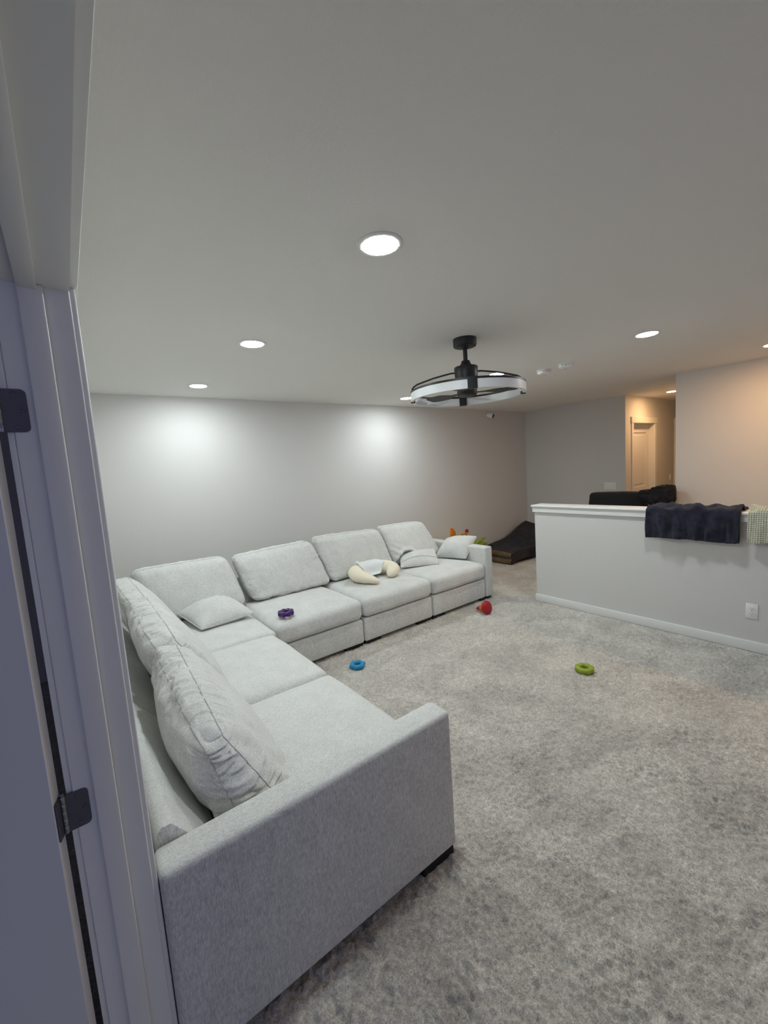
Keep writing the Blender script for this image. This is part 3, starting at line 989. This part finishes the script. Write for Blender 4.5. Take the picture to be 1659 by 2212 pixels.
# left run, near one: slumped towards the arm
backcush(hexa((.30, 1.275, Zb + .02), (.33, 2.10, Zb), (.225, 1.40, .75), (.20, 2.11, .885),
              (.545, 1.268, Zb), (.575, 2.11, Zb), (.345, 1.41, .77), (.345, 2.11, .89)),
         'big wrinkled back cushion nearest the doorway, slumped onto the near arm', 11, bulge=(.062, .085, .035, .015, 0), wr=.025, nu=(190, 80, 36), r=.075, freq=42.)
backcush(hexa((.36, 2.13, Zb), (.36, 2.96, Zb), (.20, 2.13, .875), (.19, 2.94, .925),
              (.585, 2.13, Zb), (.585, 2.96, Zb), (.36, 2.13, .885), (.345, 2.94, .93)),
         'second back cushion from the doorway along the left side of the sofa', 12, bulge=(.055, .06, .03, .015, 0), wr=.023, nu=(170, 60, 30))
backcush(hexa((.36, 2.99, Zb), (.36, 3.66, Zb), (.19, 2.99, .915), (.17, 3.78, .91),
              (.585, 2.99, Zb), (.56, 3.68, Zb), (.345, 2.99, .915), (.33, 3.78, .91)),
         'third back cushion from the doorway, in the corner of the sofa', 13, wr=.015, nu=(110, 50, 22))
# long run, left to right
backcush(hexa((.40, 3.94, Zb), (1.19, 3.92, Zb), (.34, 4.06, .90), (1.10, 4.05, .90),
              (.44, 3.76, Zb), (1.20, 3.71, Zb), (.36, 3.93, .91), (1.10, 3.90, .905)),
         'back cushion in the sofa corner behind the left throw pillow', 14, bulge=(.035, .02, .02, .012, 0), wr=.008)
backcush(hexa((1.27, 3.92, Zb), (2.075, 3.92, Zb), (1.17, 4.05, .885), (1.97, 4.05, .905),
              (1.27, 3.71, Zb), (2.085, 3.71, Zb), (1.15, 3.88, .885), (1.965, 3.88, .905)),
         'back cushion directly behind the purple ring', 15, bulge=(.040, .02, .015, .012, 0), wr=.012, nu=(90, 46, 18))
backcush(hexa((2.10, 3.92, Zb), (2.93, 3.92, Zb), (2.03, 4.06, .925), (2.86, 4.05, .90),
              (2.11, 3.73, Zb), (2.94, 3.71, Zb), (2.01, 3.89, .93), (2.85, 3.88, .905)),
         'back cushion directly behind the cream nursing pillow', 16, bulge=(.032, .02, .015, .012, 0), wr=.012, nu=(90, 46, 18))

def dent(P):
    # the bottom of this cushion is pushed in and folds over itself in an arch
    if P.y > 3.96:
        return P
    arch = .600 - .42 * (P.x - 3.13) ** 2 / .12
    d = math.exp(-(((P.x - 3.15) / .17) ** 4)) * (1 / (1 + math.exp((P.z - arch) / .012)))
    lip = math.exp(-(((P.x - 3.15) / .24) ** 2) - (((P.z - arch - .03) / .03) ** 2))
    side = math.exp(-(((P.x - 2.97) / .05) ** 2)) * max(0, .62 - P.z) * 1.2
    w = math.sin((P.x * 1.2 + P.z * 2.0) * 38) * .006 * math.exp(-(((P.x - 3.02) / .12) ** 2) - (((P.z - .58) / .10) ** 2))
    return Vector((P.x, P.y + .075 * d - .028 * lip + side * .2 - w, P.z))
backcush(hexa((2.96, 3.92, Zb), (3.70, 3.94, Zb), (2.90, 4.06, .915), (3.60, 4.07, .895),
              (2.96, 3.68, Zb), (3.72, 3.72, Zb + .02), (2.88, 3.90, .92), (3.585, 3.92, .90)),
         'crumpled back cushion at the far right end, behind the two small pillows', 17, bulge=(.03, .02, .015, .008, 0), wr=.008, post=dent, nu=(110, 90, 18))

# throw pillows
pillow('throw_pillow', [(.60, 3.74, .535), (.69, 3.32, .480), (1.135, 3.36, .490), (1.03, 3.80, .545)], .132, SOFA,
       'light grey throw pillow with piped edge lying in the sofa corner', seed=1, zmin=.462, under=.6, wr=.011)
pillow('throw_pillow', [(2.90, 3.60, .475), (3.315, 3.385, .470), (3.48, 3.63, .60), (3.05, 3.80, .555)], .085, SOFA,
       'light grey throw pillow with zip showing, the middle of the three', seed=2, zmin=.462, under=.7, zip_line=-.42, wr=.009)
pillow('throw_pillow', [(3.515, 3.68, .475), (3.665, 3.30, .47), (3.945, 3.345, .705), (3.80, 3.735, .665)], .125, SOFA,
       'light grey throw pillow leaning on the far right arm', seed=3, zmin=.462, under=.5, wr=.009)

# nursing pillow
def smooth_path(P, n):
    P = [Vector(p) for p in P]
    out = []
    for i in range(len(P) - 1):
        p0, p1, p2, p3 = P[max(0, i - 1)], P[i], P[i + 1], P[min(len(P) - 1, i + 2)]
        for k in range(n):
            t = k / n
            out.append(.5 * ((2 * p1) + (-p0 + p2) * t + (2 * p0 - 5 * p1 + 4 * p2 - p3) * t * t + (-p0 + 3 * p1 - 3 * p2 + p3) * t ** 3))
    out.append(P[-1])
    return out

npt = thing('nursing_pillow', 'cream crescent nursing pillow on the middle seat of the long side', 'pillow', (2.5, 3.5, .462))
ctrl = [(2.378, 3.29, .490, .012), (2.345, 3.33, .500, .042), (2.29, 3.43, .522, .068), (2.27, 3.53, .536, .083), (2.335, 3.62, .542, .088), (2.46, 3.645, .545, .088), (2.585, 3.625, .545, .088), (2.675, 3.56, .540, .085), (2.69, 3.48, .532, .078), (2.645, 3.42, .518, .064), (2.59, 3.395, .503, .044), (2.56, 3.39, .494, .012)]
pth = smooth_path([c[:3] for c in ctrl], 6)
rad = [p.x for p in smooth_path([(c[3], 0, 0) for c in ctrl], 6)]
npb = MB().tube(pth, rad, 22, flat=.80)
for v in npb.v:
    v.z = max(v.z, .4625)
    v += Vector((1, 1, 1)) * .004 * noise.noise(v * 14)
npo = npb.build('pillow_body', CREAM, npt, 70)

def bvh_of(objs):
    bm = bmesh.new()
    for o in objs:
        me = o.data
        k = bm.verts
        mw = Matrix.Translation(Vector(o.get('_o', (0, 0, 0))))
        vs = [bm.verts.new(mw @ v.co) for v in me.vertices]
        for p in me.polygons:
            try:
                bm.faces.new([vs[i] for i in p.vertices])
            except ValueError:
                pass
    t = BVHTree.FromBMesh(bm)
    bm.free()
    return t

# cloth draped over the top of the nursing pillow
bv = bvh_of([npo])
A, B, Cq, Dq = Vector((2.315, 3.655, 0)), Vector((2.385, 3.46, 0)), Vector((2.63, 3.53, 0)), Vector((2.63, 3.70, 0))
n = 30
Zg = np.zeros((n + 1, n + 1)); XY = {}
for i in range(n + 1):
    for k in range(n + 1):
        s_, t_ = i / n, k / n
        p = A * (1 - s_) * (1 - t_) + B * (1 - s_) * t_ + Cq * s_ * t_ + Dq * s_ * (1 - t_)
        p = p + Vector((.012 * math.sin(t_ * 9), .010 * math.sin(s_ * 8), 0))
        XY[i, k] = p
        hit = bv.ray_cast(Vector((p.x, p.y, 1)), Vector((0, 0, -1)))
        Zg[i, k] = (hit[0].z if hit[0] is not None else .50) + .007
base_z = Zg.copy()
for _ in range(14):
    Zs = Zg.copy()
    Zs[1:-1, 1:-1] = (Zg[:-2, 1:-1] + Zg[2:, 1:-1] + Zg[1:-1, :-2] + Zg[1:-1, 2:]) / 4
    Zs[0, 1:-1] = (Zg[0, :-2] + Zg[0, 2:] + Zg[1, 1:-1]) / 3
    Zs[-1, 1:-1] = (Zg[-1, :-2] + Zg[-1, 2:] + Zg[-2, 1:-1]) / 3
    Zs[1:-1, 0] = (Zg[:-2, 0] + Zg[2:, 0] + Zg[1:-1, 1]) / 3
    Zs[1:-1, -1] = (Zg[:-2, -1] + Zg[2:, -1] + Zg[1:-1, -2]) / 3
    Zg = np.maximum(Zs, base_z)
V = []; Fc = []
for i in range(n + 1):
    for k in range(n + 1):
        p = XY[i, k]
        up_ = .03 * math.exp(-((i / n - .06) / .07) ** 2 - ((k / n - .12) / .12) ** 2)
        V.append((p.x, p.y, Zg[i, k] + .004 * max(0, noise.noise(Vector((p.x * 22, p.y * 22, 1)))) + up_))
for i in range(n):
    for k in range(n):
        a = i * (n + 1) + k
        Fc.append((a, a + 1, a + n + 2, a + n + 1))
cl = link('muslin_cloth', V, Fc, WHITECL, None, smooth=True)
sm = cl.modifiers.new('thickness', 'SOLIDIFY'); sm.thickness = .004; sm.offset = 1
tag(cl, 'small white muslin cloth draped over the cream nursing pillow', 'cloth')

# ------------------------------------------------------------------ toys
def ring_toy(cx, cy, z, R, r, lobes, m, label, rot=0., hexa_amt=.0):
    n1, n2 = 72, 14
    v, f = [], []
    for i in range(n1):
        a = 2 * PI * i / n1
        lob = math.cos(lobes * a)
        if lobes == 6:          # rounded hexagon
            sec = (a + PI / 6) % (PI / 3) - PI / 6
            q = .95 / math.cos(sec)
            Rr, rr = R * (.1 + .9 * q), r * (.1 + .9 * q)
        else:
            Rr, rr = R * (1 + hexa_amt * lob), r * (1 + .07 * lob)
        for k in range(n2):
            b = 2 * PI * k / n2
            cx_, sz = math.cos(b), math.sin(b)
            e = .75
            rx = rr * math.copysign(abs(cx_) ** e, cx_); rz = rr * .92 * math.copysign(abs(sz) ** e, sz)
            v.append((cx + (Rr + rx) * math.cos(a + rot), cy + (Rr + rx) * math.sin(a + rot), z + r * .95 + rz))
    for i in range(n1):
        for k in range(n2):
            j_, k2 = (i + 1) % n1, (k + 1) % n2
            f.append((i * n2 + k, j_ * n2 + k, j_ * n2 + k2, i * n2 + k2))
    o = link('toy_ring', v, f, m, None, smooth=True)
    # origin at its base
    for vv in o.data.vertices:
        vv.co -= Vector((cx, cy, z))
    o.location = (cx, cy, z)
    return tag(o, label, 'toy', 'stacking rings from the ring stacker')
ring_toy(1.318, 3.175, .464, .044, .0215, 8, PURPLE, 'purple lobed toy ring lying on the sofa seat', hexa_amt=.05)
ring_toy(1.735, 2.80, -.003, .044, .020, 6, BLUE, 'blue hexagonal toy ring lying on the carpet by the sofa', .2, .035)
ring_toy(2.925, 1.510, -.003, .046, .021, 8, LIME, 'lime green translucent toy ring alone on the open carpet', .1, .03)

stk = thing('ring_stacker', 'red ring stacker toy tipped on its side by the far sofa end', 'toy', (3.37, 2.84, 0))
ax = Vector((.12, .93, -.30)).normalized()
Ms = Matrix.Translation((3.385, 2.79, .070)) @ ax.to_track_quat('Z', 'Y').to_matrix().to_4x4()
MB().lathe([(.004, -.022), (.04, -.020), (.064, -.012), (.073, 0), (.070, .008), (.05, .016), (.018, .02), (.016, .15)], 40, Ms).build('stacker_base', RED, stk, 40)
def tor(R, r, z, m, name):
    n1, n2 = 36, 12
    v, f = [], []
    for i in range(n1):
        a = 2 * PI * i / n1
        for k in range(n2):
            b = 2 * PI * k / n2
            v.append(Ms @ Vector(((R + r * math.cos(b)) * (1 + .05 * math.cos(6 * a)) * math.cos(a), (R + r * math.cos(b)) * (1 + .05 * math.cos(6 * a)) * math.sin(a), z + r * math.sin(b))))
    for i in range(n1):
        for k in range(n2):
            f.append((i * n2 + k, (i + 1) % n1 * n2 + k, (i + 1) % n1 * n2 + (k + 1) % n2, i * n2 + (k + 1) % n2))
    link(name, v, f, m, stk, smooth=True)
tor(.031, .015, .034, YELLOW, 'stacked_ring')
tor(.027, .0135, .063, ORANGE, 'stacked_ring')
tor(.021, .012, .089, REDTIP, 'stacked_ring')
MB().lathe([(.012, .105), (.020, .110), (.021, .128), (.018, .140), (.008, .147), (.001, .148)], 24, Ms).build('top_knob', RED, stk, 40)

# plastic play frame standing in the gap behind the sofa end
tf = thing('toy_walker', 'colourful plastic toy frame standing behind the far sofa arm', 'toy', (4.55, 4.30, 0))
mb = MB().box(4.30, 5.16, 4.18, 4.44, .30, .345, .018, 3)
for x in (4.34, 5.10):
    mb.tube([(x, 4.22, 0), (x, 4.22, .31)], .014, 10).tube([(x, 4.40, 0), (x, 4.40, .31)], .014, 10)
mb.build('play_table', LIME, tf, 40)
MB().prism([(4.395, .34), (4.47, .34), (4.475, .60), (4.425, .66), (4.385, .672), (4.385, .55)], 'y', 4.20, 4.235, .006, 2).build('upright', ORANGE, tf, 40)
MB().tube([(4.46, 4.22, .512), (4.72, 4.22, .552)], .014, 12).build('crossbar', ORANGE, tf, 50)
MB().box(4.53, 4.60, 4.195, 4.245, .49, .545, .01, 2).build('clip', GREENPL, tf, 40)
MB().lathe([(.006, -.03), (.022, -.022), (.028, 0), (.022, .022), (.006, .03)], 20, Matrix.Translation((4.735, 4.22, .575))).build('knob', RED, tf, 40)
MB().tube([(4.72, 4.22, .34), (4.72, 4.22, .56)], .010, 10).build('post', GREENPL, tf, 50)
MB().prism([(4.90, .345), (4.96, .345), (5.13, .40), (5.14, .425), (5.04, .41), (4.91, .37)], 'y', 4.19, 4.24, .008, 2).build('lever', LIME, tf, 40)

# ------------------------------------------------------------------ folded floor mat against the back wall
fm = thing('floor_mat', 'dark tufted floor mat with brown edge slumped against the back wall', 'floor mat', (5.9, 4.15, 0))
def mat_pt(u, v, w):
    """u along x, v from the front (y=3.82) to the wall, w thickness; right end climbs the far wall"""
    t = (u + 1) / 2
    x = 5.25 + 1.30 * t
    lift = .335 * max(0, t - .12) ** 1.25
    y = 3.80 + .62 * (v + 1) / 2
    zc = .105 + lift * (.30 + .70 * (v + 1) / 2) + .02 * math.sin(t * 9)
    th = .10 - .02 * abs(v) ** 3
    z = zc + w * th
    d = 0
    for (tu, tv) in ((-.6, -.3), (-.1, -.3), (.4, -.3), (-.6, .35), (-.1, .35), (.4, .35), (.85, 0)):
        d += math.exp(-((u - tu) / .10) ** 2 - ((v - tv) / .18) ** 2)
    if w > 0:
        z -= .035 * d * w
    z += .008 * noise.noise(Vector((x * 7, y * 7, 2)))
    return Vector((x, y, max(z, .002)))
V, Fc = cube_surface(0, (50, 28, 8))
vv = [mat_pt(*p) for p in V]
top_f, side_f = [], []
for q in Fc:
    us = [V[i][0] for i in q]
    (side_f if all(abs(u + 1) < 1e-6 for u in us) else top_f).append(q)
link('mat_body', vv, top_f, MATTOP, fm, smooth=True)
# brown boxed end, folded double with a dark crease
sp = []
ends = []
for k in range(2):
    w0, w1 = ((-.98, -.12), (.10, .98))[k]
    mbx = MB()
    vs, fs = [], []
    nn = 16
    for i in range(nn + 1):
        v_ = -1 + 2 * i / nn
        for j_ in range(5):
            w_ = w0 + (w1 - w0) * j_ / 4
            p = mat_pt(-1, v_ * .985, w_)
            p.x -= .022 * math.sin(PI * j_ / 4) + .003
            vs.append(p)
    for i in range(nn):
        for j_ in range(4):
            fs.append((i * 5 + j_, i * 5 + j_ + 1, i * 5 + j_ + 6, i * 5 + j_ + 5))
    link('edge_band', vs, fs, MATSIDE, fm, smooth=True)
cs, cf = [], []
for i in range(17):
    v_ = -1 + 2 * i / 16
    for w_ in (-1, 1):
        cs.append(mat_pt(-1, v_, w_))
for i in range(16):
    cf.append((i * 2, i * 2 + 1, i * 2 + 3, i * 2 + 2))
link('end_panel', cs, cf, MATTOP, fm)
MB().tube([mat_pt(u, 1, .9) + Vector((0, 0, .004)) for u in np.linspace(-1, 1, 40)], .012, 8).build('edge_piping', MATSIDE, fm, 60)

# ------------------------------------------------------------------ black armchair behind the half wall, and the cloth thrown on it
ch = thing('armchair', 'black armchair standing behind the half wall, only its back top showing', 'armchair', (5.2, 2.25, 0))
Cb = hexa((5.58, 1.80, .42), (5.58, 2.70, .42), (5.60, 1.80, 1.105), (5.60, 2.69, 1.10),
          (5.36, 1.80, .42), (5.36, 2.72, .42), (5.40, 1.80, 1.115), (5.40, 2.70, 1.108))
cushion('backrest', Cb, DARKUP, ch, r=.045, bulge=(.015, .01, .005, .012, 0), wr=.003, lump=.004, seed=31, nu=(40, 30, 14))
cushion('seat', box_corners(4.82, 5.38, 1.98, 2.54, .24, .46, '+x'), DARKUP, ch, r=.05, bulge=(.01, 0, 0, .02, 0), wr=.002, seed=32, nu=(24, 14, 20))
for y0, y1 in ((1.82, 1.97), (2.55, 2.70)):
    MB().box(4.80, 5.40, y0, y1, .10, .62, .05, 4).build('arm', DARKUP, ch, 40)
MB().box(4.84, 5.56, 1.90, 2.62, .09, .25, .02, 2).build('base', DARKUP, ch, 40)
for x in (4.86, 5.50):
    for y in (1.9, 2.62):
        MB().lathe([(.018, 0), (.025, .1)], 14, Matrix.Translation((x, y, 0))).build('leg', BLACKLEG, ch, 40)

def jacket():
    V, Fc = cube_surface(0, (40, 30, 22))
    out = []
    for p in V:
        d = Vector(p).normalized()
        k = max(abs(x) for x in p)
        q = Vector(p) * .55 + d * .5
        y = 1.905 + q.x * .175 * 1.0
        x = 5.41 + q.z * .10
        z = 1.065 + q.y * .085
        s_ = (1.95 - y) / .2
        z += .055 * max(0, min(1, s_ + .5)) * (1 if q.y > 0 else .2) - .02 * math.exp(-((y - 1.98) / .03) ** 2)
        P = Vector((x, y, z))
        P += Vector((-.02, .012, .016)) * noise.noise(P * 13 + Vector((3, 1, 2))) + Vector((.008, .008, .010)) * noise.noise(P * 34)
        out.append(P)
    cen = sum(out, Vector()) / len(out)
    if (out[Fc[0][1]] - out[Fc[0][0]]).cross(out[Fc[0][2]] - out[Fc[0][0]]).dot(out[Fc[0][0]] - cen) < 0:
        Fc = [q[::-1] for q in Fc]
    o = link('jacket', out, Fc, DARKCL, None, smooth=True)
    return tag(o, 'bunched black jacket thrown over the right end of the armchair back', 'jacket')
jacket()

# ------------------------------------------------------------------ towel and blanket on the half wall cap
def draped(name, m, y0, y1, hem_f, hem_b, fold, seed, label, cat, thick=.012, ny=90):
    """path over the cap: up the front, across the top, down the back"""
    XFc, XBc, ZT = 4.062, 4.265, 1.0915
    prof = []
    nf, nt_, nb = 34, 16, 16
    V, UV, Fc = [], [], []
    for j_ in range(ny + 1):
        y = y0 + (y1 - y0) * j_ / ny
        s_ = j_ / ny
        hz = hem_f(s_)
        pts = []
        for i in range(nf):
            t = i / nf
            z = hz + (ZT - .004 - hz) * t
            low = 1 - t
            off = .012 + fold * (low ** .6) * (.55 + .9 * noise.noise(Vector((y * 15 + seed, low * 1.2, seed)))) + fold * .6 * low * max(0, noise.noise(Vector((y * 34, low * 2, seed + 4))))
            off = max(off, .008)
            pts.append(Vector((XFc - off, y, z)))
        lum = lambda x: .024 + .065 * max(-.3, noise.noise(Vector((y * 9 + seed, x * 12, 5)))) + .006 * noise.noise(Vector((y * 40, x * 40, seed)))
        for i in range(nt_ + 1):
            t = i / nt_
            x = XFc - .012 + (XBc - XFc + .024) * t
            ez = math.sin(PI * min(1, max(0, t * 1.0)))
            pts.append(Vector((x, y, ZT + .001 + lum(x) * (ez ** .3))))
        for i in range(1, nb + 1):
            t = i / nb
            z = ZT - .004 - (ZT - hem_b) * t
            pts.append(Vector((XBc + .012 + .012 * t, y, z)))
        acc = 0
        for i, p in enumerate(pts):
            if i:
                acc += (p - pts[i - 1]).length
            V.append(p); UV.append((y, acc))
        M_ = len(pts)
    for j_ in range(ny):
        for i in range(M_ - 1):
            a = j_ * M_ + i
            Fc.append((a, a + M_, a + M_ + 1, a + 1))
    o = link(name, V, Fc, m, None, smooth=True, uvs=UV)
    sm = o.modifiers.new('thickness', 'SOLIDIFY'); sm.thickness = thick; sm.offset = 0
    return tag(o, label, cat)

draped('towel', NAVY, .862, 1.512, lambda s: .842 + .012 * math.sin(s * 3.0) + .03 * max(0, .12 - s) * 4, .80, .042, 3.3,
       'dark navy terry towel hung over the half wall cap', 'towel')
draped('waffle_blanket', WAFFLE, .36, .818, lambda s: .865 + .06 * max(0, (.80 - s)) ** .7, .75, .020, 8.1,
       'pale sage waffle blanket over the half wall cap at the right edge', 'blanket', thick=.010)

for o in list(bpy.data.objects):
    if '_o' in o:
        del o['_o']
